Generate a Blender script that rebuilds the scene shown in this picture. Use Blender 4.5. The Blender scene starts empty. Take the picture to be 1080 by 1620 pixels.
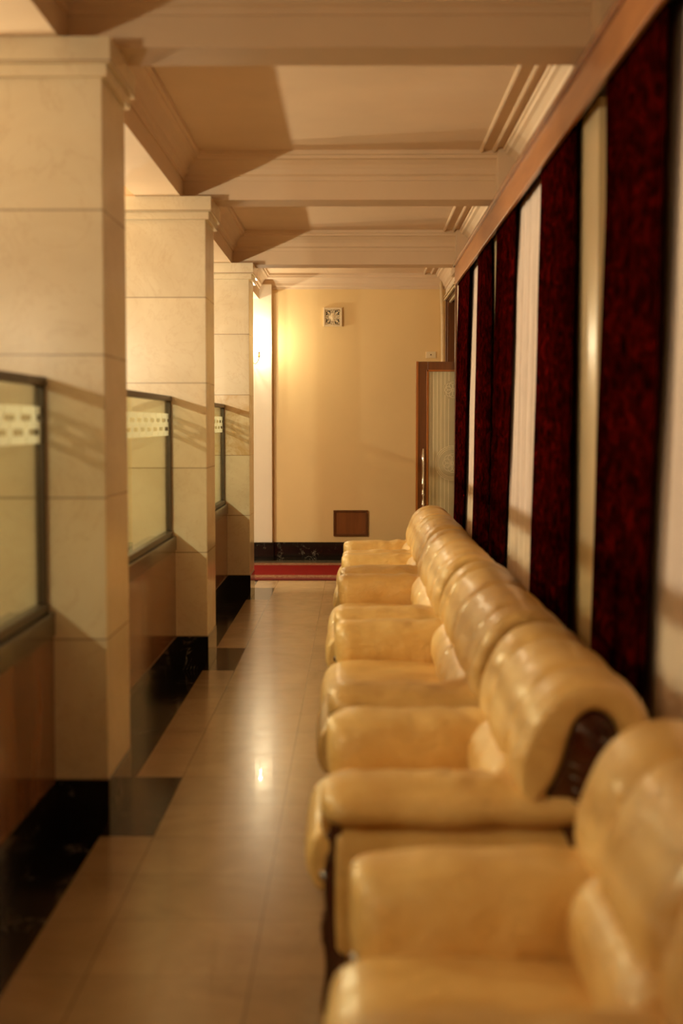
import bpy, bmesh, math, random
from mathutils import Vector, Matrix, noise
PI = math.pi
C = bpy.context.scene.collection
sc = bpy.context.scene

# ------------------------------------------------------------------ materials
MATS = {}
def new_mat(name):
    m = bpy.data.materials.new(name); m.use_nodes = True
    nt = m.node_tree; nt.nodes.clear()
    out = nt.nodes.new('ShaderNodeOutputMaterial')
    b = nt.nodes.new('ShaderNodeBsdfPrincipled')
    nt.links.new(b.outputs[0], out.inputs[0])
    MATS[name] = m
    return m, nt, b, out
def N(nt, t, **kw):
    n = nt.nodes.new(t)
    for k, v in kw.items():
        if k in n.inputs.keys() if isinstance(k, str) else False: n.inputs[k].default_value = v
        else: setattr(n, k, v)
    return n
def coords(nt, scale=(1,1,1), world=True):
    if world:
        g = nt.nodes.new('ShaderNodeNewGeometry'); src = g.outputs['Position']
    else:
        g = nt.nodes.new('ShaderNodeTexCoord'); src = g.outputs['Object']
    mp = nt.nodes.new('ShaderNodeMapping'); mp.inputs['Scale'].default_value = scale
    nt.links.new(src, mp.inputs['Vector'])
    return mp.outputs[0]
def noise_node(nt, vec, scale, detail=4, rough=.55, dist=0):
    n = nt.nodes.new('ShaderNodeTexNoise')
    n.inputs['Scale'].default_value = scale; n.inputs['Detail'].default_value = detail
    n.inputs['Roughness'].default_value = rough; n.inputs['Distortion'].default_value = dist
    nt.links.new(vec, n.inputs['Vector'])
    return n.outputs['Fac']
def ramp(nt, fac, stops):
    r = nt.nodes.new('ShaderNodeValToRGB')
    el = r.color_ramp.elements
    el[0].position, el[0].color = stops[0][0], (*stops[0][1], 1)
    el[1].position, el[1].color = stops[1][0], (*stops[1][1], 1)
    for p, c in stops[2:]:
        e = el.new(p); e.color = (*c, 1)
    nt.links.new(fac, r.inputs[0])
    return r.outputs[0]
def mixc(nt, fac, a, b, mode='MIX'):
    m = nt.nodes.new('ShaderNodeMix'); m.data_type = 'RGBA'; m.blend_type = mode
    for i, v in ((0, fac), (6, a), (7, b)):
        if hasattr(v, 'links'): nt.links.new(v, m.inputs[i])
        elif isinstance(v, (int, float)): m.inputs[i].default_value = v
        else: m.inputs[i].default_value = (*v, 1)
    return m.outputs[2]
def math_n(nt, op, a, b=None, c=None):
    m = nt.nodes.new('ShaderNodeMath'); m.operation = op
    for i, v in ((0, a), (1, b), (2, c)):
        if v is None: continue
        if hasattr(v, 'links'): nt.links.new(v, m.inputs[i])
        else: m.inputs[i].default_value = v
    return m.outputs[0]
def bump(nt, b, h, strength=.3, dist=.01):
    n = nt.nodes.new('ShaderNodeBump'); n.inputs['Strength'].default_value = strength
    n.inputs['Distance'].default_value = dist
    nt.links.new(h, n.inputs['Height']); nt.links.new(n.outputs[0], b.inputs['Normal'])
def setb(nt, b, **kw):
    for k, v in kw.items():
        k = {'col': 'Base Color', 'rough': 'Roughness', 'metal': 'Metallic', 'coat': 'Coat Weight',
             'coatr': 'Coat Roughness', 'spec': 'Specular IOR Level', 'sheen': 'Sheen Weight', 'sheenr': 'Sheen Roughness'}[k]
        if hasattr(v, 'links'): nt.links.new(v, b.inputs[k])
        elif k == 'Base Color': b.inputs[k].default_value = (*v, 1)
        else: b.inputs[k].default_value = v

def plain(name, col, rough=.5, metal=0, var=.06, vs=6, bmp=0):
    m, nt, b, o = new_mat(name)
    v = coords(nt)
    f = noise_node(nt, v, vs, 5)
    c2 = tuple(max(0, x*(1-var*2)) for x in col); c1 = tuple(min(1, x*(1+var)) for x in col)
    setb(nt, b, col=ramp(nt, f, [(.3, c2), (.7, c1)]), rough=rough, metal=metal)
    if bmp: bump(nt, b, noise_node(nt, v, 90, 3), bmp, .003)
    return m

# leather
def leather():
    m, nt, b, o = new_mat('leather')
    v = coords(nt, (1, 1, 1), False)
    f = noise_node(nt, v, 5, 6, .6)
    col = ramp(nt, f, [(.30, (.62, .375, .125)), (.5, (.75, .49, .19)), (.70, (.83, .58, .25))])
    wear = noise_node(nt, v, 38, 5, .7, 1.2)
    col2 = mixc(nt, math_n(nt, 'MULTIPLY', ramp_f(nt, wear, .60, .72), .3), col, (.78, .62, .36))
    setb(nt, b, col=col2, rough=math_n(nt, 'MULTIPLY_ADD', f, .16, .24), coat=.25, coatr=.22, spec=.5)
    v2 = coords(nt, (1.0, 2.2, 1.6), False)
    w1 = noise_node(nt, v2, 16, 5, .6, 1.4)
    w2 = noise_node(nt, v, 70, 3, .6, .4)
    h = math_n(nt, 'MULTIPLY_ADD', w2, .18, w1)
    bump(nt, b, h, .5, .018)
def ramp_f(nt, f, a, b_):
    n = nt.nodes.new('ShaderNodeMapRange'); n.inputs[1].default_value = a; n.inputs[2].default_value = b_
    n.clamp = True; nt.links.new(f, n.inputs[0]); return n.outputs[0]
leather()

def marble(name, stops, veins=(.5, .34, .2), joints=None, rough=.14, vein_amt=.35, scale=2.0, slab=True, stretch=(1,1,1)):
    m, nt, b, o = new_mat(name)
    v = coords(nt, stretch)
    f = noise_node(nt, v, scale, 8, .6, .8)
    col = ramp(nt, f, stops)
    g = noise_node(nt, v, scale*1.6, 9, .68, 2.2)
    vn = math_n(nt, 'ABSOLUTE', math_n(nt, 'SUBTRACT', g, .5))
    vm = ramp_f(nt, vn, .018, .0)
    col = mixc(nt, math_n(nt, 'MULTIPLY', vm, vein_amt), col, veins)
    sp = noise_node(nt, v, 34, 4, .6, .6)
    gate = ramp_f(nt, noise_node(nt, v, 2.6, 3), .5, .66)
    spk = math_n(nt, 'MULTIPLY', math_n(nt, 'MULTIPLY', ramp_f(nt, sp, .66, .74), gate), vein_amt*1.2)
    col = mixc(nt, spk, col, veins)
    if joints:
        z0, pitch, w = joints
        sx = nt.nodes.new('ShaderNodeSeparateXYZ'); g2 = nt.nodes.new('ShaderNodeNewGeometry')
        nt.links.new(g2.outputs['Position'], sx.inputs[0])
        t = math_n(nt, 'DIVIDE', math_n(nt, 'SUBTRACT', sx.outputs[2], z0), pitch)
        if slab:
            fl = math_n(nt, 'FLOOR', t)
            wn = nt.nodes.new('ShaderNodeTexWhiteNoise'); wn.noise_dimensions = '2D'
            cmb = nt.nodes.new('ShaderNodeCombineXYZ')
            nt.links.new(fl, cmb.inputs[0])
            yy = math_n(nt, 'FLOOR', math_n(nt, 'DIVIDE', sx.outputs[1], 3.5)); nt.links.new(yy, cmb.inputs[1])
            nt.links.new(cmb.outputs[0], wn.inputs[0])
            k = math_n(nt, 'MULTIPLY_ADD', wn.outputs[0], .16, .88)
            cc = nt.nodes.new('ShaderNodeCombineColor')
            nt.links.new(k, cc.inputs[0]); nt.links.new(k, cc.inputs[1])
            nt.links.new(math_n(nt, 'MULTIPLY', k, .98), cc.inputs[2])
            col = mixc(nt, 1.0, col, cc.outputs[0], 'MULTIPLY')
        fr = math_n(nt, 'ABSOLUTE', math_n(nt, 'SUBTRACT', math_n(nt, 'FRACT', math_n(nt, 'ADD', t, .5)), .5))
        line = math_n(nt, 'LESS_THAN', fr, w/pitch)
        col = mixc(nt, math_n(nt, 'MULTIPLY', line, .62), col, (.22, .13, .06))
    if name == 'column_marble':
        m1 = math_n(nt, 'MULTIPLY', math_n(nt, 'GREATER_THAN', sx.outputs[1], 12.0), math_n(nt, 'MULTIPLY', math_n(nt, 'GREATER_THAN', sx.outputs[2], 1.235), math_n(nt, 'LESS_THAN', sx.outputs[2], 1.7475)))
        st = ramp_f(nt, noise_node(nt, v, 5, 6, .65, 1.5), .42, .62)
        col = mixc(nt, math_n(nt, 'MULTIPLY_ADD', math_n(nt, 'MULTIPLY', m1, st), .55, math_n(nt, 'MULTIPLY', m1, .12)), col, (.55, .34, .10))
    setb(nt, b, col=col, rough=rough, spec=.5)
    return m
marble('column_marble', [(.3, (.70, .60, .44)), (.55, (.81, .73, .57)), (.75, (.86, .79, .64))], (.52, .36, .2), (.21, .5125, .0035), rough=.2, vein_amt=.24, scale=1.6)
marble('brown_marble', [(.3, (.16, .062, .028)), (.55, (.25, .11, .05)), (.75, (.33, .16, .075))], (.12, .05, .03), (.21, .52, .002), rough=.13, vein_amt=.4, scale=2.2, slab=False, stretch=(1, 2.5, .35))
marble('black_marble', [(.3, (.004, .004, .004)), (.6, (.008, .007, .006)), (.8, (.016, .013, .010))], (.55, .48, .36), None, rough=.12, vein_amt=0.0, scale=2.5)
# black marble gets sparse white veins
def veins_black():
    m = MATS['black_marble']; nt = m.node_tree; b = [n for n in nt.nodes if n.type == 'BSDF_PRINCIPLED'][0]
    old = b.inputs['Base Color'].links[0].from_socket
    v = coords(nt)
    g = noise_node(nt, v, 5.5, 6, .6, 3.0)
    vm = ramp_f(nt, math_n(nt, 'ABSOLUTE', math_n(nt, 'SUBTRACT', g, .5)), .012, .0)
    gate = ramp_f(nt, noise_node(nt, v, 4.2, 4), .52, .62)
    nt.links.new(mixc(nt, math_n(nt, 'MULTIPLY', vm, gate), old, (.42, .38, .30)), b.inputs['Base Color'])
veins_black()

def floor_tiles():
    m, nt, b, o = new_mat('floor_tile')
    g = nt.nodes.new('ShaderNodeNewGeometry'); sx = nt.nodes.new('ShaderNodeSeparateXYZ')
    nt.links.new(g.outputs['Position'], sx.inputs[0])
    tx = math_n(nt, 'DIVIDE', math_n(nt, 'SUBTRACT', sx.outputs[0], -.732), .452)
    ty = math_n(nt, 'DIVIDE', math_n(nt, 'SUBTRACT', sx.outputs[1], 5.095), .4385)
    def ln(t, w):
        fr = math_n(nt, 'ABSOLUTE', math_n(nt, 'SUBTRACT', math_n(nt, 'FRACT', math_n(nt, 'ADD', t, 50.5)), .5))
        return math_n(nt, 'LESS_THAN', fr, w)
    wn = nt.nodes.new('ShaderNodeTexWhiteNoise'); wn.noise_dimensions = '2D'
    cm = nt.nodes.new('ShaderNodeCombineXYZ')
    nt.links.new(math_n(nt, 'FLOOR', tx), cm.inputs[0]); nt.links.new(math_n(nt, 'FLOOR', ty), cm.inputs[1])
    nt.links.new(cm.outputs[0], wn.inputs[0])
    v = coords(nt)
    f = noise_node(nt, v, 3.2, 8, .62, .9)
    col = ramp(nt, f, [(.3, (.41, .285, .155)), (.55, (.49, .35, .20)), (.75, (.55, .405, .24))])
    k = math_n(nt, 'MULTIPLY_ADD', wn.outputs[0], .14, .88)
    cc = nt.nodes.new('ShaderNodeCombineColor')
    for i in range(3): nt.links.new(k, cc.inputs[i])
    col = mixc(nt, 1.0, col, cc.outputs[0], 'MULTIPLY')
    g1 = noise_node(nt, v, 4, 8, .65, 2.5)
    vm = ramp_f(nt, math_n(nt, 'ABSOLUTE', math_n(nt, 'SUBTRACT', g1, .5)), .012, 0)
    gate = ramp_f(nt, noise_node(nt, v, 1.8, 3), .52, .62)
    col = mixc(nt, math_n(nt, 'MULTIPLY', math_n(nt, 'MULTIPLY', vm, gate), .5), col, (.25, .13, .08))
    line = math_n(nt, 'MAXIMUM', ln(tx, .0055), math_n(nt, 'MULTIPLY', ln(ty, .006), .8))
    col = mixc(nt, math_n(nt, 'MULTIPLY', line, .6), col, (.12, .075, .04))
    setb(nt, b, col=col, rough=math_n(nt, 'MULTIPLY_ADD', noise_node(nt, v, 9, 4), .08, .19), spec=.5, coat=.10, coatr=.02)
floor_tiles()

plain('plaster', (.72, .60, .46), .6, 0, .03, 3, .05)
plain('hall_paint', (.34, .24, .14), .6, 0, .03, 3)
plain('ceiling_paint', (.69, .535, .375), .62, 0, .03, 2, .05)
plain('wall_yellow', (.79, .59, .295), .42, 0, .02, 1.5, .04)
plain('pilaster_white', (.80, .71, .57), .5, 0, .02, 2, .04)
plain('pilaster_cream', (.78, .66, .42), .28, 0, .03, 3, .05)
plain('bronze_metal', (.085, .062, .04), .38, .55, .1, 20)
plain('sill_stone', (.07, .055, .038), .2, 0, .15, 8)
plain('chrome', (.75, .72, .66), .18, 1, .02, 10)
plain('brass', (.62, .42, .15), .25, 1, .05, 20)
plain('vent_plaster', (.76, .62, .40), .5, 0, .03, 30)
plain('vent_dark', (.004, .003, .002), .9)
plain('grey_floor', (.16, .13, .09), .2, 0, .1, 5)
plain('switch_plastic', (.80, .68, .45), .35, 0, .02, 10)
plain('sheer_cloth', (.62, .52, .46), .8, 0, .04, 8)
plain('carpet_edge', (.16, .008, .006), .9, 0, .2, 60)
plain('soffit_shade', (.03, .018, .01), .8)

def wood(name, a, b_, rough=.3, axis='y', coat=.3, knots=False):
    m, nt, b, o = new_mat(name)
    st = {'x': (1.2, 14, 14), 'y': (14, 1.2, 14), 'z': (14, 14, 1.2)}[axis]
    v = coords(nt, st)
    f = noise_node(nt, v, 1.6, 7, .6, .8)
    col = ramp(nt, f, [(.3, a), (.7, b_)])
    if knots:
        k = ramp_f(nt, noise_node(nt, coords(nt, (6, 6, 2.2)), 2.2, 1), .74, .78)
        col = mixc(nt, math_n(nt, 'MULTIPLY', k, .8), col, (.08, .02, .005))
    setb(nt, b, col=col, rough=rough, coat=coat, coatr=.15)
    return m
wood('pelmet_wood', (.30, .105, .025), (.40, .155, .042), .34, 'y', .15)
wood('pelmet_lip', (.20, .06, .02), (.30, .11, .04), .25, 'y', .4)
wood('door_wood', (.095, .03, .005), (.145, .048, .009), .35, 'z', .15, True)
wood('door_edge', (.27, .085, .013), (.36, .12, .02), .28, 'z', .35)
wood('panel_wood', (.18, .055, .008), (.24, .08, .013), .45, 'z', .1)
wood('mahogany', (.035, .006, .003), (.085, .015, .006), .22, 'z', .6)

def velvet():
    m, nt, b, o = new_mat('velvet')
    v = coords(nt, (1, 1, .8), False)
    f = noise_node(nt, v, 13, 4, .6, 2.0)
    col = ramp(nt, f, [(.40, (.007, .0006, .0004)), (.57, (.036, .0012, .0008)), (.74, (.085, .0024, .0014))])
    setb(nt, b, col=col, rough=.95, spec=0.0)
    bump(nt, b, f, .35, .006)
velvet()

def carpet(name, base, speck, s=70, amt=.5):
    m, nt, b, o = new_mat(name)
    v = coords(nt)
    f = ramp_f(nt, noise_node(nt, v, s, 2, .6, 1.5), .45, .6)
    setb(nt, b, col=mixc(nt, math_n(nt, 'MULTIPLY', f, amt), base, speck), rough=.9, spec=.1)
carpet('carpet_red', (.21, .006, .006), (.17, .004, .004))
carpet('carpet_gold', (.20, .05, .03), (.42, .31, .18), 60, .9)

def glass(name, tint, gl=.9):
    m, nt, b, o = new_mat(name)
    nt.nodes.remove(b)
    t = nt.nodes.new('ShaderNodeBsdfTransparent'); t.inputs[0].default_value = (*tint, 1)
    g = nt.nodes.new('ShaderNodeBsdfGlossy'); g.inputs['Roughness'].default_value = .02
    g.inputs[0].default_value = (.95, 1, .93, 1)
    fr = nt.nodes.new('ShaderNodeFresnel'); gg = nt.nodes.new('ShaderNodeNewGeometry')
    nt.links.new(math_n(nt, 'MULTIPLY_ADD', gg.outputs['Backfacing'], 1/1.48-1.48, 1.48), fr.inputs[0])
    mx = nt.nodes.new('ShaderNodeMixShader')
    k = math_n(nt, 'MULTIPLY', fr.outputs[0], gl)
    nt.links.new(k, mx.inputs[0]); nt.links.new(t.outputs[0], mx.inputs[1]); nt.links.new(g.outputs[0], mx.inputs[2])
    nt.links.new(mx.outputs[0], o.inputs[0])
glass('clear_glass', (.93, .95, .86))
glass('night_glass', (.12, .12, .12))
def frosted():
    m, nt, b, o = new_mat('frosted_film'); nt.nodes.remove(b)
    t = nt.nodes.new('ShaderNodeBsdfTransparent'); t.inputs[0].default_value = (.9, .92, .84, 1)
    d = nt.nodes.new('ShaderNodeBsdfDiffuse'); d.inputs[0].default_value = (.88, .87, .78, 1)
    tr = nt.nodes.new('ShaderNodeBsdfTranslucent'); tr.inputs[0].default_value = (.88, .87, .78, 1)
    a = nt.nodes.new('ShaderNodeAddShader')
    m1 = nt.nodes.new('ShaderNodeMixShader'); m1.inputs[0].default_value = .5
    nt.links.new(d.outputs[0], m1.inputs[1]); nt.links.new(tr.outputs[0], m1.inputs[2])
    m2 = nt.nodes.new('ShaderNodeMixShader'); m2.inputs[0].default_value = .5
    nt.nodes.remove(a)
    nt.links.new(t.outputs[0], m2.inputs[1]); nt.links.new(m1.outputs[0], m2.inputs[2]); nt.links.new(m2.outputs[0], o.inputs[0])
frosted()
plain('etched_pane', (.46, .40, .25), .3, 0, .04, 4)
plain('etch_line', (.80, .72, .50), .6, 0, .02, 4)
def emit(name, col, s):
    m, nt, b, o = new_mat(name); nt.nodes.remove(b)
    e = nt.nodes.new('ShaderNodeEmission'); e.inputs[0].default_value = (*col, 1); e.inputs[1].default_value = s
    nt.links.new(e.outputs[0], o.inputs[0])
LC = (1.0, .86, .575)
emit('bulb_glow', (1.0, .74, .42), 90)

# ------------------------------------------------------------------ mesh helpers
def mesh_obj(name, bm, mat, parent=None, smooth=False, sub=0, bevel=0, solid=0, mats=None):
    me = bpy.data.meshes.new(name)
    bmesh.ops.recalc_face_normals(bm, faces=bm.faces)
    bm.to_mesh(me); bm.free()
    for mm in (mats or [mat]): me.materials.append(MATS[mm])
    if smooth:
        me.polygons.foreach_set('use_smooth', [True]*len(me.polygons))
    o = bpy.data.objects.new(name, me); C.objects.link(o)
    if parent: o.parent = parent
    if solid:
        s = o.modifiers.new('s', 'SOLIDIFY'); s.thickness = solid; s.offset = 0
    if bevel:
        b = o.modifiers.new('b', 'BEVEL'); b.width = bevel; b.segments = 2; b.limit_method = 'ANGLE'
    if sub:
        s = o.modifiers.new('sub', 'SUBSURF'); s.levels = sub; s.render_levels = sub
    return o
def box(bm, x0, x1, y0, y1, z0, z1, mi=0):
    vs = [bm.verts.new((x, y, z)) for x in (x0, x1) for y in (y0, y1) for z in (z0, z1)]
    for f in ((0,1,3,2), (4,6,7,5), (0,4,5,1), (2,3,7,6), (0,2,6,4), (1,5,7,3)):
        fc = bm.faces.new([vs[i] for i in f]); fc.material_index = mi
def bx(name, mat, parent, *boxes, bevel=0):
    bm = bmesh.new()
    for b in boxes: box(bm, *b)
    return mesh_obj(name, bm, mat, parent, bevel=bevel)
def loft(bm, rings, cap='fan', closed=True, mi=0):
    R = [[bm.verts.new(p) for p in r] for r in rings]
    n = len(R[0])
    for a, b in zip(R[:-1], R[1:]):
        for i in range(n if closed else n-1):
            j = (i+1) % n
            f = bm.faces.new((a[i], a[j], b[j], b[i])); f.material_index = mi
    if cap == 'fan':
        for r in (R[0], R[-1]):
            c = bm.verts.new(sum((v.co for v in r), Vector())/n)
            for i in range(n): bm.faces.new((r[i], r[(i+1) % n], c)).material_index = mi
    if cap == 'strip':                       # ring = outer contour + reversed inner contour
        h = n//2
        for r in (R[0], R[-1]):
            for i in range(h-1): bm.faces.new((r[i], r[i+1], r[n-2-i], r[n-1-i])).material_index = mi
    return R
def tube(bm, pts, rad, seg=8, cap=True):
    pts = [Vector(p) for p in pts]; rings = []
    up = Vector((0, 0, 1)); prev = None
    for i, p in enumerate(pts):
        t = (pts[min(i+1, len(pts)-1)]-pts[max(i-1, 0)]).normalized()
        a = prev if prev else (up if abs(t.z) < .9 else Vector((1, 0, 0)))
        s = t.cross(a).normalized(); u = s.cross(t).normalized(); prev = u
        r = rad[i] if isinstance(rad, (list, tuple)) else rad
        rings.append([p+(s*math.cos(2*PI*k/seg)+u*math.sin(2*PI*k/seg))*r for k in range(seg)])
    loft(bm, rings, 'fan' if cap else None)
def lathe(bm, prof, c, seg=20):
    rings = [[(c[0]+r*math.cos(2*PI*k/seg), c[1]+r*math.sin(2*PI*k/seg), c[2]+z) for k in range(seg)] for r, z in prof]
    loft(bm, rings, 'fan')
def catmull(P, n, closed=False):
    out = []; m = len(P); segs = m if closed else m-1
    for s in range(n):
        t = s*segs/(n if closed else n-1); i = min(int(t), segs-1); f = t-i
        g = (lambda k: P[k % m]) if closed else (lambda k: P[max(0, min(m-1, k))])
        p0, p1, p2, p3 = g(i-1), g(i), g(i+1), g(i+2)
        out.append(tuple(.5*((2*p1[k])+(-p0[k]+p2[k])*f+(2*p0[k]-5*p1[k]+4*p2[k]-p3[k])*f*f+(-p0[k]+3*p1[k]-3*p2[k]+p3[k])*f**3) for k in range(2)))
    return out
def empty(name, loc=(0,0,0)):
    o = bpy.data.objects.new(name, None); o.location = loc; o.empty_display_size = .1; C.objects.link(o); return o
def tag(o, label, cat, group=None):
    o['label'] = label; o['category'] = cat
    if group: o['group'] = group
    return o
def struct(o): o['kind'] = 'structure'; return o

# ------------------------------------------------------------------ dimensions
ZC = 3.135; ZB = 2.857; YF = 15.66; XR = .99; XL = -2.86; YN = -3.2
COLY = [1.60, 5.10, 8.60, 12.11]
DEP = .5
# ------------------------------------------------------------------ floor
bm = bmesh.new()
def quad(x0, x1, y0, y1, mi, z=0):
    f = bm.faces.new([bm.verts.new(p) for p in ((x0,y0,z),(x1,y0,z),(x1,y1,z),(x0,y1,z))]); f.material_index = mi
quad(XL, -1.5, YN, 15.2, 0)
quad(-1.5, -.928, YN, 15.2, 1)
ys = [YN]
for y in COLY: ys += [y-.005, y+.865]
ys.append(15.2)
for i in range(len(ys)-1): quad(-.928, -.732, ys[i], ys[i+1], 1 if i % 2 else 0)
quad(-.732, XR+.5, YN, 15.2, 0)
quad(XL, XR+.5, 15.2, YF, 2)
f = mesh_obj('floor', bm, None, mats=['floor_tile', 'black_marble', 'grey_floor']); struct(f)
# ------------------------------------------------------------------ ceiling + beams
bm = bmesh.new(); box(bm, XL-.1, XR+.4, YN-.1, YF+.1, ZC, ZC+.1)
struct(mesh_obj('ceiling', bm, 'ceiling_paint'))
ti = 1
def trim(bm, mat, **k):
    global ti
    o = mesh_obj('trim_%d' % ti, bm, mat, **k); ti += 1
    return struct(o)
bm = bmesh.new(); box(bm, -1.31, -1.04, YN, YF, ZB, ZC+.02)
trim(bm, 'ceiling_paint')
BY = [y+.26 for y in COLY]
for y in BY:
    bm = bmesh.new(); box(bm, XL, -1.30, y-.135, y+.135, ZB+.0015, ZC+.02); box(bm, -1.045, XR, y-.135, y+.135, ZB+.0015, ZC+.02)
    box(bm, .85, XR, y-.32, y+.32, ZB-.06, ZC+.02)
    trim(bm, 'ceiling_paint')
CR = [(0,-.165),(.010,-.165),(.012,-.14),(.028,-.128),(.034,-.10),(.05,-.075),(.075,-.052),(.095,-.045),(.10,-.028),(.112,-.024),(.114,0)]
def crown(x0, x1, y0, y1):
    bm = bmesh.new(); R = []
    for o, z in CR: R.append([(x0+o, y0+o, ZC+z), (x1-o, y0+o, ZC+z), (x1-o, y1-o, ZC+z), (x0+o, y1-o, ZC+z)])
    loft(bm, R, None)
    for a, w, h in ((.152, .018, .014), (.228, .018, .014)):
        box(bm, x1-a-w, x1-a, y0+.11, y1-.11, ZC-h, ZC+.001); box(bm, x1-a-w+.005, x1-a-.005, y0+.105, y1-.105, ZC-h-.005, ZC-h)
    return trim(bm, 'ceiling_paint')
yb = [YN]+sum([[y-.135, y+.135] for y in BY], [])+[YF]
for i in range(0, len(yb), 2): crown(-1.04, XR, yb[i], yb[i+1])
# ------------------------------------------------------------------ walls
bm = bmesh.new(); box(bm, XL-.1, XR+.5, YF, YF+.12, 0, ZC); struct(mesh_obj('wall_far', bm, 'wall_yellow'))
bm = bmesh.new(); box(bm, XL-.1, XL, YN, YF, 0, ZC); struct(mesh_obj('wall_left', bm, 'hall_paint'))
bm = bmesh.new(); box(bm, XL-.1, XR+.5, YN-.12, YN, 0, ZC); struct(mesh_obj('wall_back', bm, 'hall_paint'))
# right wall with window openings and a doorway
WIN = [(-.9, 1.5), (2.6, 4.9), (6.1, 8.4), (9.5, 11.6)]
DY0, DY1, DZ = 13.93, 15.36, 2.845
bm = bmesh.new(); e = YN
for a, b in WIN+[(DY0, DY1)]:
    box(bm, XR, XR+.36, e, a, 0, ZC)
    if a == DY0: box(bm, XR, XR+.36, a, b, DZ, ZC)
    else: box(bm, XR, XR+.36, a, b, 2.6, ZC); box(bm, XR, XR+.36, a, b, 0, .85)
    e = b
box(bm, XR, XR+.36, e, YF, 0, ZC)
struct(mesh_obj('wall_right', bm, 'plaster'))
for i, (a, b) in enumerate(WIN):
    bm = bmesh.new()
    for y0, y1, z0, z1 in ((a, a+.06, .85, 2.6), (b-.06, b, .85, 2.6), ((a+b)/2-.03, (a+b)/2+.03, .91, 2.54), (a+.06, b-.06, .85, .91), (a+.06, b-.06, 2.54, 2.6), (a+.06, b-.06, 1.95, 2.0)):
        box(bm, XR+.12, XR+.17, y0, y1, z0, z1)
    w = struct(mesh_obj('window_%d' % (i+1), bm, 'pilaster_white'))
    bx('window_pane', 'night_glass', w, (XR+.14, XR+.147, a+.05, b-.05, .9, 2.55))
# far pilaster + its base
bm = bmesh.new(); box(bm, -1.36, -.905, YF-.08, YF+.01, .2, 3.02); trim(bm, 'pilaster_white', bevel=.006)
bm = bmesh.new(); box(bm, XL, XR, YF-.018, YF+.01, 0, .199); box(bm, -1.375, -.89, YF-.10, YF, 0, .199)
struct(mesh_obj('baseboard_far', bm, 'black_marble', bevel=.003))
bm = bmesh.new(); box(bm, XR-.018, XR+.01, YN, DY0-.06, 0, .199)
struct(mesh_obj('baseboard_right', bm, 'black_marble', bevel=.003))
# right wall pilasters between windows
for y in (1.75, 5.28, 8.62):
    bm = bmesh.new(); box(bm, .889, XR+.01, y, y+(.66 if y < 8 else .74), .2, 2.70); box(bm, .884, XR, y-.01, y+.67, 0, .2)
    trim(bm, 'pilaster_cream', bevel=.008)
# doorway
bm = bmesh.new()
box(bm, XR-.0, XR+.34, DY1-.03, DY1+.001, 0, DZ-.03); box(bm, XR, XR+.34, DY0-.001, DY0+.02, 0, DZ-.03); box(bm, XR, XR+.34, DY0, DY1, DZ-.03, DZ+.001)
box(bm, XR-.02, XR+.002, DY1-.012, DY1+.035, 0, DZ+.05); box(bm, XR-.02, XR+.002, DY0-.05, DY0, 0, DZ+.05); box(bm, XR-.02, XR+.002, DY0-.05, DY1+.035, DZ-.005, DZ+.05)
trim(bm, 'door_wood', bevel=.004)
bm = bmesh.new()
box(bm, XR-.035, XR-.018, DY0-.05, DY1+.03, DZ+.01, DZ+.022); box(bm, XR-.035, XR-.018, DY0-.05, DY1+.03, DZ-.025, DZ-.01); box(bm, XR+.02, XR+.04, DY0, DY1, DZ-.05, DZ-.03)
trim(bm, 'pilaster_cream')
bm = bmesh.new(); box(bm, XR+.34, XR+.38, DY0-.1, DY1+.1, 0, DZ+.1)
d2 = struct(mesh_obj('door_backdrop', bm, 'door_wood'))  # not a second door: plain backdrop board closing off the unseen room beyond
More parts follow.
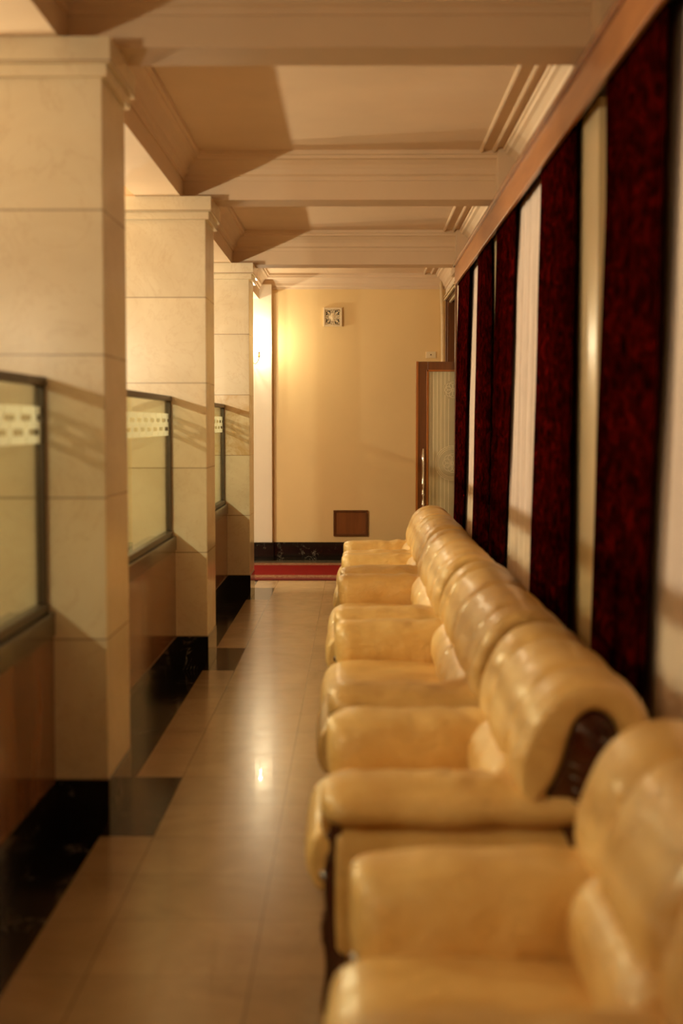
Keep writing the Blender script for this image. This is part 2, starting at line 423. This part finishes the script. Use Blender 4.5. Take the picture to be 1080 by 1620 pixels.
# open door leaf
LX0, LX1, LY = .600, 1.315, 13.965
def door_leaf():
    bm = bmesh.new()
    box(bm, LX0, LX0+.112, LY, LY+.045, .01, 2.11); box(bm, LX1-.112, LX1, LY, LY+.045, .01, 2.11)
    box(bm, LX0+.112, LX1-.112, LY, LY+.045, 2.02, 2.11); box(bm, LX0+.112, LX1-.112, LY, LY+.045, .01, .25)
    d = struct(mesh_obj('door_1', bm, 'door_wood', bevel=.003))
    bx('edge_moulding', 'door_edge', d, (LX0-.003, LX0+.022, LY-.006, LY+.03, .01, 2.112), (LX0+.10, LX0+.122, LY-.008, LY+.02, .25, 2.03), (LX0+.1, LX1-.1, LY-.008, LY+.02, 2.012, 2.03), bevel=.003)
    bx('glass_pane', 'etched_pane', d, (LX0+.11, LX1-.11, LY+.012, LY+.02, .24, 2.03))
    bm = bmesh.new(); yy = LY+.010
    cx = (LX0+LX1)/2; c1 = 1.118; c2 = 1.835
    def strip(x, z0, z1): box(bm, x-.0022, x+.0022, yy, yy+.003, z0, z1)
    for k, x in enumerate([cx+s*d_ for d_ in (.037, .075, .113, .150, .187, .222) for s in (-1, 1)]):
        dx = abs(x-cx)
        if dx < .165:
            hh = math.sqrt(.168**2-dx*dx); strip(x, .26, c1-hh); 
            if dx < .085:
                h2 = math.sqrt(.085**2-dx*dx); strip(x, c1+hh, c2-h2-.01); strip(x, c2+h2+.01, 2.01)
            else: strip(x, c1+hh, 2.01)
        else: strip(x, .26, 2.01)
    def ring(cz, r, w=.0024, cxx=None, a0=0, a1=2*PI):
        n = 40; cc = cx if cxx is None else cxx
        pts = [(cc+r*math.cos(a0+(a1-a0)*i/n), yy+.001, cz+r*math.sin(a0+(a1-a0)*i/n)) for i in range(n+1)]
        tube(bm, pts, w, 6)
    for r in (.168, .153, .138): ring(c1, r)
    for dx, dz in ((-.05, 0), (.05, 0), (0, .05), (0, -.05), (-.036, .036), (.036, .036), (-.036, -.036), (.036, -.036)):
        ring(c1+dz, .042, .002, cx+dx)
        ring(c2+dz*.85, .034, .002, cx+dx*.85)
    mesh_obj('etched_ornament', bm, 'etch_line', d)
    bm = bmesh.new(); prof = []
    hx = .668
    tube(bm, [(hx, LY-.045, z) for z in (.62, .70, .705, .72, .725, .80, .805, .82, .825, .9, .905, .92, .925, 1.0, 1.14, 1.26)],
         [.010, .010, .014, .014, .010, .010, .014, .014, .010, .010, .014, .014, .012, .012, .012, .009], 12)
    for z in (.68, 1.16): tube(bm, [(hx, LY-.045, z), (hx, LY+.002, z)], .007, 8)
    mesh_obj('door_handle', bm, 'chrome', d, smooth=True)
door_leaf()
# ------------------------------------------------------------------ marble columns
names = ['', 'nearest', 'middle', 'farthest']
col_labels = ['cream marble column beside the camera, before the first column in view',
 'nearest and largest cream marble column at the left edge',
 'middle one of the three cream marble columns, behind the nearest',
 'farthest and smallest cream marble column, beside the red carpet runner']
for i, y in enumerate(COLY):
    t = tag(empty('marble_column', (-1.175, y+.25, 0)), col_labels[i], 'column', 'marble columns along the left side')
    def cb(nm, mat, ex, z0, z1, bev=.004):
        return bx(nm, mat, t, (-.28-ex, .28+ex, -.25-ex, .25+ex, z0, z1), bevel=bev)
    cb('shaft', 'column_marble', 0, .2, 2.73)
    cb('base', 'black_marble', .004, 0, .208, .002)
    bx('capital', 'column_marble', t, (-.302, .302, -.272, .272, 2.722, 2.766), (-.318, .318, -.288, .288, 2.766, ZB), bevel=.003)
# ------------------------------------------------------------------ glass partitions
plabels = ['glass and brown marble partition running out of the left edge, ending at the nearest column',
 'glass partition on brown marble between the nearest and middle columns',
 'glass partition on brown marble between the middle and farthest columns']
spans = [(COLY[0]+DEP, COLY[1]), (COLY[1]+DEP, COLY[2]), (COLY[2]+DEP, COLY[3])]
for i, (a, b) in enumerate(spans):
    t = tag(empty('glass_partition', (-1.14, (a+b)/2, 0)), plabels[i], 'partition', 'glass partitions between the columns')
    L = (b-a)/2-.002
    def P(nm, mat, *bs, bevel=0):
        return bx(nm, mat, t, *[(x0+1.14, x1+1.14, y0, y1, z0, z1) for x0, x1, y0, y1, z0, z1 in bs], bevel=bevel)
    P('marble_panel', 'brown_marble', (-1.24, -1.088, -L, L, .2, .74))
    P('base', 'black_marble', (-1.245, -1.082, -L, L, 0, .208))
    P('sill', 'sill_stone', (-1.25, -1.080, -L, L, .735, .822), bevel=.006)
    fr = P('frame', 'bronze_metal', (-1.15, -1.103, -L, L, .822, .854), (-1.145, -1.108, -L, -L+.022, .854, 1.64), (-1.145, -1.108, L-.022, L, .854, 1.64), (-1.15, -1.103, -L, L, 1.637, 1.668), bevel=.003)
    for y0, y1 in ((-L+.015, -.004), (.004, L-.015)):
        g = P('glass_pane', 'clear_glass', (-1.130, -1.122, y0, y1, .85, 1.64))
        bm = bmesh.new()
        # frosted band: rows of white blocks with clear slots and hairline joints
        p = .236; x = -1.1215+1.14
        def fq(ya, yb_, z0, z1):
            ya = max(ya, y0); yb_ = min(yb_, y1)
            if yb_-ya > .002: bm.faces.new([bm.verts.new(q) for q in ((x, ya, z0), (x, yb_, z0), (x, yb_, z1), (x, ya, z1))])
        n0 = int(math.floor(y0/p))-1; n1 = int(math.ceil(y1/p))+1; hl = .005
        for k in range(n0, n1):
            ya = k*p
            fq(ya+hl, ya+p-hl, 1.533, 1.563)               # top row
            fq(ya+.15, ya+p, 1.511, 1.533)                 # beside upper slot
            fq(ya+.075+hl, ya+.075+p-hl, 1.483, 1.511)     # middle
            fq(ya+.15+.118, ya+p+.118, 1.461, 1.483)       # beside lower slot
            fq(ya+.118+.075+hl-p/2, ya+.118+.075-p/2+p-hl, 1.431, 1.461)
        mesh_obj('frosted_band', bm, 'frosted_film', g)
# ------------------------------------------------------------------ pelmet
t = tag(empty('curtain_pelmet', (.915, 4.4, 2.66)), 'long orange-brown wooden pelmet box along the right wall above the curtains', 'pelmet')
def rel(t, *bs): 
    lx, ly, lz = t.location
    return [(a-lx, b-lx, c-ly, d-ly, e-lz, f_-lz) for a, b, c, d, e, f_ in bs]
bx('fascia_board', 'pelmet_wood', t, *rel(t, (.825, .845, YN+.01, 11.88, 2.646, 2.795), (.845, XR, 11.86, 11.88, 2.646, 2.815)), bevel=.003)
bx('soffit', 'soffit_shade', t, *rel(t, (.845, XR, YN+.01, 11.86, 2.70, 2.72)))  # near-black colour paints in the shading inside the pelmet box
bx('top_lip', 'pelmet_lip', t, *rel(t, (.808, XR, YN+.01, 11.89, 2.796, 2.822)), bevel=.006)
# ------------------------------------------------------------------ curtains
def curtain(name, label, cat, group, mat, ya, yb_, x, ztop=2.69, zbot=.03, amp=.0105, per=.10, seed=0, lean=.05, dya=0, dyb=0, sub=1):
    rnd = random.Random(seed)
    n = max(24, int(abs(yb_-ya)/.009)); m = 34
    ph = [rnd.uniform(0, 6.28) for _ in range(5)]
    o = empty(name, (x, (ya+yb_)/2, zbot))
    bm = bmesh.new(); G = []
    for j in range(m+1):
        v = j/m; z = ztop+(zbot-ztop)*v; row = []
        y0 = ya+dya*v; y1 = yb_+dyb*v
        for i in range(n+1):
            u = i/n; s = u*abs(yb_-ya)
            w = s/per*2*PI
            a = amp*(.75+.25*v)
            dx = a*(math.sin(w+ph[0]+.5*math.sin(v*2.2+ph[1]))+.35*math.sin(w*1.73+ph[2]+v)+.25*math.sin(w*.47+ph[3]+v*1.3))
            dy = .35*a*math.sin(2*w+ph[4])
            dx += .008*noise.noise(Vector((s*6, z*1.5, seed)))
            dx *= (.55+.45*min(1, v*6))
            row.append(bm.verts.new((x-lean*v**1.3+dx-x, y0+(y1-y0)*u+dy-(ya+yb_)/2, z-zbot)))
        G.append(row)
    for j in range(m):
        for i in range(n): bm.faces.new((G[j][i], G[j][i+1], G[j+1][i+1], G[j+1][i]))
    me = mesh_obj(name, bm, mat, smooth=True, solid=.005)
    me.location = o.location; bpy.data.objects.remove(o)
    return tag(me, label, cat, group)
RG = 'dark red velvet curtains'; SG = 'white sheer curtains'
V = 'velvet'; S = 'sheer_cloth'
curtain('velvet_curtain', 'dark red velvet curtain nearest the camera, right of the wide cream pilaster', 'curtain', RG, V, 4.02, 4.95, .862, seed=1, dya=.14, lean=.045)
curtain('velvet_curtain', 'dark red velvet curtain left of the wide cream pilaster', 'curtain', RG, V, 5.64, 6.62, .862, seed=2, lean=.045)
curtain('velvet_curtain', 'dark red velvet curtain just left of the wide central sheer curtain', 'curtain', RG, V, 7.74, 8.70, .862, seed=3, dya=.30, lean=.045)
curtain('velvet_curtain', 'dark red velvet curtain between the thin cream sliver and the narrow sheer curtain', 'curtain', RG, V, 9.15, 10.02, .862, seed=4, dya=-.22, lean=.045)
curtain('velvet_curtain', 'farthest dark red velvet curtain, beside the open door', 'curtain', RG, V, 10.76, 11.85, .860, seed=5, dya=.2, lean=.04)
curtain('sheer_curtain', 'white sheer curtain at the right edge, behind the nearest red curtain', 'curtain', SG, S, 2.6, 4.7, .912, per=.30, amp=.012, seed=11, lean=.045)
curtain('sheer_curtain', 'wide pleated white sheer curtain in the middle of the row', 'curtain', SG, S, 6.1, 8.2, .899, per=.075, amp=.010, seed=12, lean=.045)
curtain('sheer_curtain', 'narrow white sheer curtain farthest down the row', 'curtain', SG, S, 9.8, 11.3, .900, per=.08, amp=.010, seed=13, lean=.045)
# ------------------------------------------------------------------ carpet runner
t = tag(empty('carpet_runner', (-1.1, 14.4, 0)), 'red carpet runner with gold speckled borders lying across the corridor end', 'carpet')
bx('pile', 'carpet_red', t, (-2.0, 2.05, -.42, .57, .001, .012))
bx('border', 'carpet_gold', t, (-2.0, 2.05, -.66, -.42, .001, .013), (-2.0, 2.05, .57, .79, .001, .013))
bx('edging', 'carpet_edge', t, (-2.0, 2.05, -.80, -.66, .001, .011), (-2.0, 2.05, .79, .82, .001, .011))
# ------------------------------------------------------------------ things on the far wall
def vent():
    W = .205; cx, cz = -.242, 2.668
    t = tag(empty('vent_grille', (cx, YF, cz-W/2)), 'square pierced cream vent grille high on the far wall', 'vent')
    h = W/2
    bx('backing', 'vent_dark', t, (-h+.012, h-.012, -.006, -.001, .012, W-.012))
    bx('frame', 'vent_plaster', t, (-h, -h+.018, -.03, 0, 0, W), (h-.018, h, -.03, 0, 0, W), (-h+.018, h-.018, -.03, 0, 0, .018), (-h+.018, h-.018, -.03, 0, W-.018, W), bevel=.003)
    bm = bmesh.new(); Y = -.018
    def arc(x, z, r, a0, a1, w=.0042, n=14):
        tube(bm, [(x+r*math.cos(a0+(a1-a0)*i/n), Y, h+z+r*math.sin(a0+(a1-a0)*i/n)) for i in range(n+1)], w, 6)
    lathe_pts = 24
    # central diamond medallion
    R = []
    for rr, yy in ((.040, -.008), (.040, -.02), (.033, -.022), (.025, -.020), (.018, -.026), (.008, -.026)):
        R.append([((rr*(1+.14*math.cos(4*2*PI*k/lathe_pts)))*math.cos(2*PI*k/lathe_pts), yy, h+(rr*(1+.14*math.cos(4*2*PI*k/lathe_pts)))*math.sin(2*PI*k/lathe_pts)) for k in range(lathe_pts)])
    loft(bm, R, 'fan')
    g = .066
    for q in range(4):
        a = q*PI/2; ca, sa = math.cos(a), math.sin(a)
        def rot(x, z): return (x*ca-z*sa, x*sa+z*ca)
        for s in (-1, 1):
            x, z = rot(.052, s*.026); arc(x, z, .016, a+s*1.0, a+s*5.2)
            x, z = rot(.070, s*.012); arc(x, z, .008, a, a+2*PI, .003)
            x, z = rot(.030, s*.064); arc(x, z, .013, a+s*.4, a+s*4.8, .005)
            x, z = rot(.064, s*.050); arc(x, z, .010, a+s*.3, a+s*4.0, .0035)
        x0, z0 = rot(.04, 0); x1, z1 = rot(.088, 0); tube(bm, [(x0, Y, h+z0), (x1, Y, h+z1)], .004, 6)
        x0, z0 = rot(.028, .028); x1, z1 = rot(.088, .088); tube(bm, [(x0, Y, h+z0), (x1, Y, h+z1)], .0035, 6)
        x0, z0 = rot(.079, -.085); x1, z1 = rot(.079, .085); tube(bm, [(x0, Y, h+z0), (x1, Y, h+z1)], .004, 6)
    mesh_obj('pierced_ornament', bm, 'vent_plaster', t, smooth=True)
vent()
t = tag(empty('access_panel', (-.045, YF, .268)), 'small brown wooden access panel low on the far wall', 'panel')
bx('board', 'panel_wood', t, (-.165, .165, -.012, 0, .022, .263))
bx('frame', 'door_wood', t, (-.19, -.165, -.022, 0, 0, .285), (.165, .19, -.022, 0, 0, .285), (-.165, .165, -.022, 0, 0, .024), (-.165, .165, -.022, 0, .261, .285), bevel=.003)
bm = bmesh.new(); lathe(bm, [(.004, 0), (.006, .003), (.004, .008)], (.145, -.024, .04), 10); mesh_obj('knob', bm, 'chrome', t)
t = tag(empty('wall_socket', (.832, YF, 2.222)), 'small cream blank wall plate above the open door', 'wall plate')
bx('plate', 'switch_plastic', t, (-.055, .055, -.012, 0, 0, .07), bevel=.003)
bx('button', 'vent_dark', t, (-.006, .006, -.015, -.011, .03, .042))
bm = bmesh.new(); tube(bm, [(.935, YF-.03, 3.1), (.955, YF-.03, 2.6), (.962, YF-.03, 1.2), (.965, YF-.03, .2)], .016, 12)
tag(mesh_obj('wall_pipe', bm, 'vent_plaster', smooth=True), 'thin cream painted pipe running down the far right corner', 'pipe')
# ------------------------------------------------------------------ sconces
def sconce(loc, rot, label, power, group):
    t = tag(empty('wall_sconce', loc), label, 'wall lamp', group); t.rotation_euler = (0, 0, rot)
    bm = bmesh.new()
    R = []
    for k, (r, y) in enumerate(((.030, 0), (.034, -.006), (.03, -.012), (.018, -.02), (.008, -.03))):
        R.append([(r*.8*math.cos(2*PI*i/20), y, .01+r*1.9*math.sin(2*PI*i/20)) for i in range(20)])
    loft(bm, R, 'fan'); mesh_obj('backplate', bm, 'brass', t, smooth=True)
    for s in (-1, 1):
        bm = bmesh.new()
        pts = [(s*.002, -.02, 0), (s*.012, -.05, -.045), (s*.035, -.09, -.075), (s*.062, -.12, -.082), (s*.085, -.14, -.062), (s*.097, -.15, -.03), (s*.10, -.15, -.012)]
        tube(bm, pts, [.006, .006, .0055, .005, .005, .0055, .006], 10)
        arm = mesh_obj('arm', bm, 'brass', t, smooth=True)
        bm = bmesh.new(); lathe(bm, [(.006, -.016), (.016, -.004), (.019, 0), (.012, .002), (.010, .045), (.009, .05)], (s*.10, -.15, 0), 16)
        mesh_obj('candle_cup', bm, 'brass', arm, smooth=True)
        bm = bmesh.new(); lathe(bm, [(.008, .045), (.014, .06), (.017, .075), (.015, .092), (.008, .112), (.002, .125)], (s*.10, -.15, 0), 16)
        mesh_obj('bulb', bm, 'bulb_glow', arm, smooth=True)
        ld = bpy.data.lights.new('bulb_light', 'POINT'); ld.energy = power; ld.color = LC; ld.shadow_soft_size = .02
        lo = bpy.data.objects.new('bulb_light', ld); C.objects.link(lo); lo.parent = t; lo.location = (s*.10, -.15, .15)
    return t
PF = 11.5
sconce((-1.135, YF-.08, 2.235), 0, 'brass two-armed wall sconce glowing on the white pilaster of the far wall', PF, 'brass wall sconces')
for i, y in zip((18, 50, 92, 98, 92), (-1.65, 1.85, 5.35, 8.85, 12.4)):
    sconce((XL, y, 2.02), PI/2, 'brass two-armed wall sconce on the hall wall left of the columns', i, 'hall wall sconces')
# ------------------------------------------------------------------ sofas
OUT = [(x, z-.010*(z > .5)) for x, z in [(.455,.552),(.425,.572),(.411,.61),(.413,.67),(.437,.74),(.468,.797),(.52,.845),(.59,.866),(.665,.853),(.722,.80),(.75,.72),(.762,.60),(.768,.40),(.768,.15)]]
INN = [(.462,.556),(.48,.575),(.503,.61),(.522,.66),(.538,.72),(.555,.76),(.58,.782),(.603,.786),(.63,.775),(.65,.75),(.662,.70),(.67,.60),(.675,.40),(.675,.15)]
def normals2(P):
    n = len(P); out = []
    for i in range(n):
        a = P[(i-1) % n]; b = P[(i+1) % n]
        tx, tz = b[0]-a[0], b[1]-a[1]; l = math.hypot(tx, tz) or 1
        out.append((tz/l, -tx/l))
    A = sum(P[i][0]*P[(i+1) % n][1]-P[(i+1) % n][0]*P[i][1] for i in range(n))
    s = 1 if A > 0 else -1
    return [(x*s, z*s) for x, z in out]
def nz(x, y, z, s, seed): return noise.noise(Vector((x*s+seed*7.3, y*s, z*s+seed*3.1)))
def endround(d, r, depth):
    if d >= r: return 0
    t = 1-d/r; return depth*(1-math.sqrt(max(0, 1-t*t)))
def stations(a, b, step, r):
    L = b-a; s = []
    for k in (0, .05, .15, .3, .5, .75): s.append(r*k)
    n = max(2, int((L-2*r)/step))
    for i in range(n+1): s.append(r+(L-2*r)*i/n)
    for k in (.75, .5, .3, .15, .05, 0): s.append(L-r*k)
    return [a+v for v in s]
def smoothprof(P, n, ax, seg, a, b, fn, r, depth, step=.022):
    """loft closed XZ profile along Y"""
def pillow_y(name, prof, npts, a, b, r, depth, t, fn, step=.02, mat='leather'):
    P = catmull(prof, npts, True); NN = normals2(P); rings = []
    for y in stations(a, b, step, r):
        d = min(y-a, b-y); e = endround(d, r, depth); ring = []
        for (px, pz), (nx, nz_) in zip(P, NN):
            k = fn(px, y, pz)-e
            ring.append((px+nx*k, y, pz+nz_*k))
        rings.append(ring)
    bm = bmesh.new(); loft(bm, rings, 'fan')
    return mesh_obj(name, bm, mat, t, smooth=True, sub=1)
def make_seat(name, label, cat, group, ya, yb_, dx, seed, crease, seats, flip=False):
    """ya, yb_ = crest line of near and far armrest; local y=0 at ya-.14"""
    W = yb_-ya+.28
    t = tag(empty(name, (dx, ya-.14, 0)), label, cat, group)
    # --- backrest: padded hood
    n = 34
    O = catmull(OUT, n); I = catmull(INN, n)
    ring0 = O+I[::-1]; NN = normals2(ring0); rings = []
    cs = [c for c in crease]
    edges = [.045]+cs+[W-.045]
    yst = stations(.0, W, .016, .045)
    for c in edges:
        yst += [c-.012, c-.006, c, c+.006, c+.012]
    yst = sorted(set(round(v, 4) for v in yst if 0 <= v <= W))
    for y in yst:
        d = min(y, W-y); e = endround(d, .045, .022); ring = []
        cr = sum(.013*math.exp(-((y-c)/.010)**2)+.014*math.exp(-((y-c)/.045)**2) for c in cs)
        cr += .006*math.exp(-((y-.045)/.007)**2)+.006*math.exp(-((y-W+.045)/.007)**2)
        seq = [0]+cs+[W]
        pf = 0
        for a_, b_ in zip(seq[:-1], seq[1:]):
            if a_ <= y <= b_: pf = .012*math.sin(PI*(y-a_)/(b_-a_))**.6
        for i, ((px, pz), (nx, nz_)) in enumerate(zip(ring0, NN)):
            outer = i < n
            w = 1.0 if outer else .0
            if outer and px > .74: w = max(0, 1-(px-.74)/.03)
            wr = .005*nz(px, y, pz, 4, seed)+.0035*nz(px, y*2.2, pz, 13, seed+3)
            # fine gathers running off the creases
            g = sum(.0018*math.exp(-((y-c)/.10)**2)*math.sin(70*(px*.7+pz)+seed+c*9) for c in cs)
            low = max(0, 1-abs(pz-.60)/.10)*.004*math.sin(y*95+seed)
            k = w*(pf-cr+wr+g+low)-e
            if not outer: k = -e
            ring.append((px+nx*k, y, pz+nz_*k))
        rings.append(ring)
    bm = bmesh.new(); loft(bm, rings, 'strip')
    mesh_obj('backrest', bm, 'leather', t, smooth=True, sub=1)
    # --- carved end panels inside the hood
    IN2 = catmull(INN[1:], 26)
    for s, y0 in ((-1, .022), (1, W-.022)):
        bm = bmesh.new()
        R = []
        for yy in (y0, y0-s*.03):
            R.append([(x, yy, z) for x, z in IN2])
        loft(bm, R, None, False)
        for r_ in R: bm.faces.new([bm.verts.new(p) for p in r_])
        pn = mesh_obj('end_panel', bm, 'mahogany', t)
        bm = bmesh.new(); yy = y0+s*.004
        pts = []
        for k in range(46):
            a = k/45*4.6*PI; r = .006+.038*k/45
            pts.append((.603+r*math.cos(a+1.2), yy, .722+r*math.sin(a+1.2)))
        tube(bm, pts, [.0045+.005*k/45 for k in range(46)], 8)
        lathe_c = [(.603+.010*math.cos(a), yy+s*.004, .722+.010*math.sin(a)) for a in [i*PI/4 for i in range(8)]]
        for q in range(4):
            z = .655-q*.032
            tube(bm, [(.535+.01*q/3, yy, z), (.57, yy+s*.003, z-.018), (.61, yy, z-.004), (.655, yy, z-.02)], [.003, .0075, .0075, .003], 8)
        tube(bm, [(x, yy-s*.002, z) for x, z in [(p[0]+(.6-p[0])*.10, p[1]+(.66-p[1])*.07) for p in IN2[:20]]], .004, 6)
        mesh_obj('scroll_carving', bm, 'mahogany', pn, smooth=True)
    # --- lumbar cushion
    LP = [(.395,.40),(.362,.43),(.348,.475),(.352,.53),(.378,.578),(.412,.602),(.445,.598),(.462,.56),(.468,.50),(.465,.41)]
    ia, ib = .262, W-.262
    def fl(x, y, z):
        k = .006*nz(x, y, z, 8, seed+9)+.003*nz(x, y, z, 22, seed+4)
        k += .0025*math.sin(60*z+14*math.sin(y*9+seed))*max(0, 1-abs(x-.36)/.05)
        if seats > 1:
            m = W/2; k -= .016*math.exp(-((y-m)/.012)**2)
        return k
    lc = pillow_y('lumbar_cushion', LP, 44, ia, ib, .06, .022, t, fl)
    bm = bmesh.new(); pts = []
    for k in range(41):
        y = ia+.012+(ib-ia-.024)*k/40; d = min(y-ia, ib-y)
        pts.append((.428+.006*nz(0, y, 0, 9, seed), y, .606-endround(d, .07, .05)+.005*nz(0, y, 1, 8, seed+9)))
    tube(bm, pts, .0065, 8); mesh_obj('piping', bm, 'leather', lc, smooth=True)
    # --- seat cushions
    SP = [(-.075,.232),(-.108,.245),(-.127,.29),(-.130,.35),(-.120,.405),(-.092,.437),(-.04,.452),(.06,.456),(.2,.452),(.33,.445),(.41,.43),(.42,.38),(.40,.30),(.2,.27),(.05,.26),(-.03,.24)]
    for q in range(seats):
        a = ia+(ib-ia)*q/seats; b = ia+(ib-ia)*(q+1)/seats
        SP = [(x, z-.02*(z > .3)) for x, z in SP] if q == 0 else SP
        def fs(x, y, z, a=a, b=b):
            u = (y-a)/(b-a)
            k = .009*math.sin(PI*max(0, min(1, u)))**.7
            k += .004*nz(x, y, z, 6, seed+q)+.002*nz(x, y*2, z, 18, seed+q)
            k -= .004*math.exp(-((x+.085)/.008)**2)*(1 if z > .4 else 0)
            return k
        pillow_y('seat_cushion', SP, 60, a+.002, b-.002, .055, .022, t, fs)
    # --- armrests and side panels
    for s, yc in ((-1, .14), (1, W-.14)):
        # section (outward, z)
        SEC = [(.0,.604),(.055,.598),(.105,.580),(.135,.553),(.137,.525),(.118,.506),(.08,.500),(.02,.49),(-.04,.46),(-.075,.40),(-.10,.375),(-.125,.395),(-.136,.45),(-.132,.52),(-.108,.572),(-.06,.598)]
        SEC = [(o_, z-.011) for o_, z in SEC]; P = catmull(SEC, 44, True); NN = normals2(P); cx_, cz_ = -.01, .53
        rings = []
        xa, xb = -.088, .70
        for x in stations(xa, xb, .022, .075):
            d0 = x-xa; d1 = xb-x
            k = 1
            if d0 < .075: tt = 1-d0/.075; k = .30+.70*math.sqrt(max(0, 1-tt**2.4))
            if d1 < .03: k = min(k, .96+.04*d1/.03)
            ring = []
            for (o_, z), (no, nz2) in zip(P, NN):
                f_ = .010*nz(x, o_+s, z, 6, seed+20+s)+.005*nz(x, o_, z, 15, seed+22+s)
                # puckers fanning out of the back end of the inner side
                wgt = max(0, min(1, (x-.16)/.2))*(1 if o_ < .06 else .25)
                f_ += .006*wgt*math.sin(62*(x*.9+z*1.1)+2.5*nz(x, o_, z, 5, seed)*3+seed)
                f_ += .0025*math.sin(30*(x+z*.5)+seed*2)*max(0, 1-abs(z-.59)/.05)
                f_ += .006*math.sin(PI*min(1, max(0, (x-xa)/.7)))
                oo = (cx_+(o_-cx_)*k+no*f_*k); zz = (cz_+(z-cz_)*(.25+.75*k)+nz2*f_*k)
                ring.append((x, yc+s*oo, zz))
            rings.append(ring)
        bm = bmesh.new(); loft(bm, rings, 'fan')
        mesh_obj('armrest', bm, 'leather', t, smooth=True, sub=1)
        bm = bmesh.new()
        rings = []
        for x in stations(-.052, .70, .05, .03):
            d0 = x+.052; k = 1
            e = endround(d0, .03, .02)
            sec = [(.115-e, .505), (.118-e, .42), (.119-e, .25), (.112-e, .09), (-.03+e, .09), (-.04+e, .25), (-.04+e, .40), (-.03+e, .47)]
            rings.append([(x, yc+s*(o_+.004*nz(x, z, s, 5, seed)), z) for o_, z in sec])
        loft(bm, rings, 'fan'); mesh_obj('side_panel', bm, 'leather', t, smooth=True, sub=1)
        # carved front post
        bm = bmesh.new()
        prof = [(-.056,.51),(-.066,.47),(-.062,.43),(-.066,.40),(-.076,.385),(-.078,.33),(-.074,.265),(-.076,.245),(-.084,.235),(-.084,.19),(-.078,.175),(-.074,.13),(-.076,.08),(-.082,.03),(-.082,0)]
        back = [(-.02, 0), (-.02, .25), (-.035, .51)]
        pp = prof+back
        for sgn in (1,):
            F = []
            for yy in (yc+s*.02, yc+s*.105):
                F.append([bm.verts.new((x, yy, z)) for x, z in pp])
            m = len(pp)
            for i in range(m): bm.faces.new((F[0][i], F[0][(i+1) % m], F[1][(i+1) % m], F[1][i]))
            bm.faces.new(F[0]); bm.faces.new(F[1])
        for zz, rr in ((.45, .012), (.345, .018), (.21, .014)):
            tube(bm, [(-.070 if zz < .4 else -.060, yc+s*.03, zz), (-.074 if zz < .4 else -.063, yc+s*.0625, zz), (-.070 if zz < .4 else -.060, yc+s*.095, zz)], [rr*.4, rr, rr*.4], 10)
        mesh_obj('leg', bm, 'mahogany', t, bevel=.004)
        bx('leg', 'mahogany', t, (.68, .74, min(yc+s*.03, yc+s*.09), max(yc+s*.03, yc+s*.09), 0, .12), bevel=.008)
    bx('base_frame', 'leather', t, (-.05, .672, .20, W-.20, .11, .275), (.47, .672, .20, W-.20, .275, .55), bevel=.015)
    return t
AG = 'cream leather armchairs along the curtains'; SGp = 'cream leather two-seat sofas along the curtains'
make_seat('leather_armchair', 'cream leather armchair nearest the camera, cut off by the bottom right corner', 'armchair', AG, 2.10, 2.95, .078, 1, [.28, .85], 1)
make_seat('leather_armchair', 'cream leather armchair second from the camera, showing its carved dark wooden end panel', 'armchair', AG, 3.64, 4.46, 0, 2, [.28, .82], 1)
make_seat('leather_sofa', 'nearer of the two cream leather two-seat sofas, behind the second armchair', 'sofa', SGp, 4.93, 6.55, -.005, 3, [.29, .95, 1.61], 2)
make_seat('leather_sofa', 'farther of the two cream leather two-seat sofas, in the middle of the row', 'sofa', SGp, 7.02, 8.58, -.015, 4, [.29, .92, 1.55], 2)
make_seat('leather_armchair', 'cream leather armchair just beyond the farther two-seat sofa, second from the far end', 'armchair', AG, 9.07, 9.92, -.005, 5, [.28, .85], 1)
make_seat('leather_armchair', 'cream leather armchair at the far end of the row, nearest the open door', 'armchair', AG, 10.225, 11.07, 0, 6, [.28, .85], 1)
# ------------------------------------------------------------------ camera
cam = bpy.data.cameras.new('camera'); co = bpy.data.objects.new('camera', cam); C.objects.link(co)
cam.sensor_fit = 'VERTICAL'; cam.sensor_height = 36; cam.sensor_width = 24; cam.lens = 50
pit = math.atan((810-671)/2250); yaw = math.atan((561-540)/2250)
co.location = (0, 0, 1.5); co.rotation_euler = (PI/2-pit, 0, yaw)
cam.clip_start = .05
cam.dof.use_dof = True; cam.dof.focus_distance = 12.8; cam.dof.aperture_fstop = 1.7
sc.camera = co
w = bpy.data.worlds.new('world'); sc.world = w; w.use_nodes = True
w.node_tree.nodes['Background'].inputs[0].default_value = (.02, .03, .05, 1)
w.node_tree.nodes['Background'].inputs[1].default_value = .3
sc.view_settings.view_transform = 'Standard'; sc.view_settings.look = 'None'
sc.view_settings.gamma = 1; sc.view_settings.use_curve_mapping = False
sc.view_settings.exposure = 0.08
sc.cycles.use_denoising = True
sc.cycles.caustics_reflective = False; sc.cycles.caustics_refractive = False
sc.cycles.sample_clamp_indirect = 6
sc.cycles.max_bounces = 10; sc.cycles.diffuse_bounces = 6; sc.cycles.transparent_max_bounces = 12
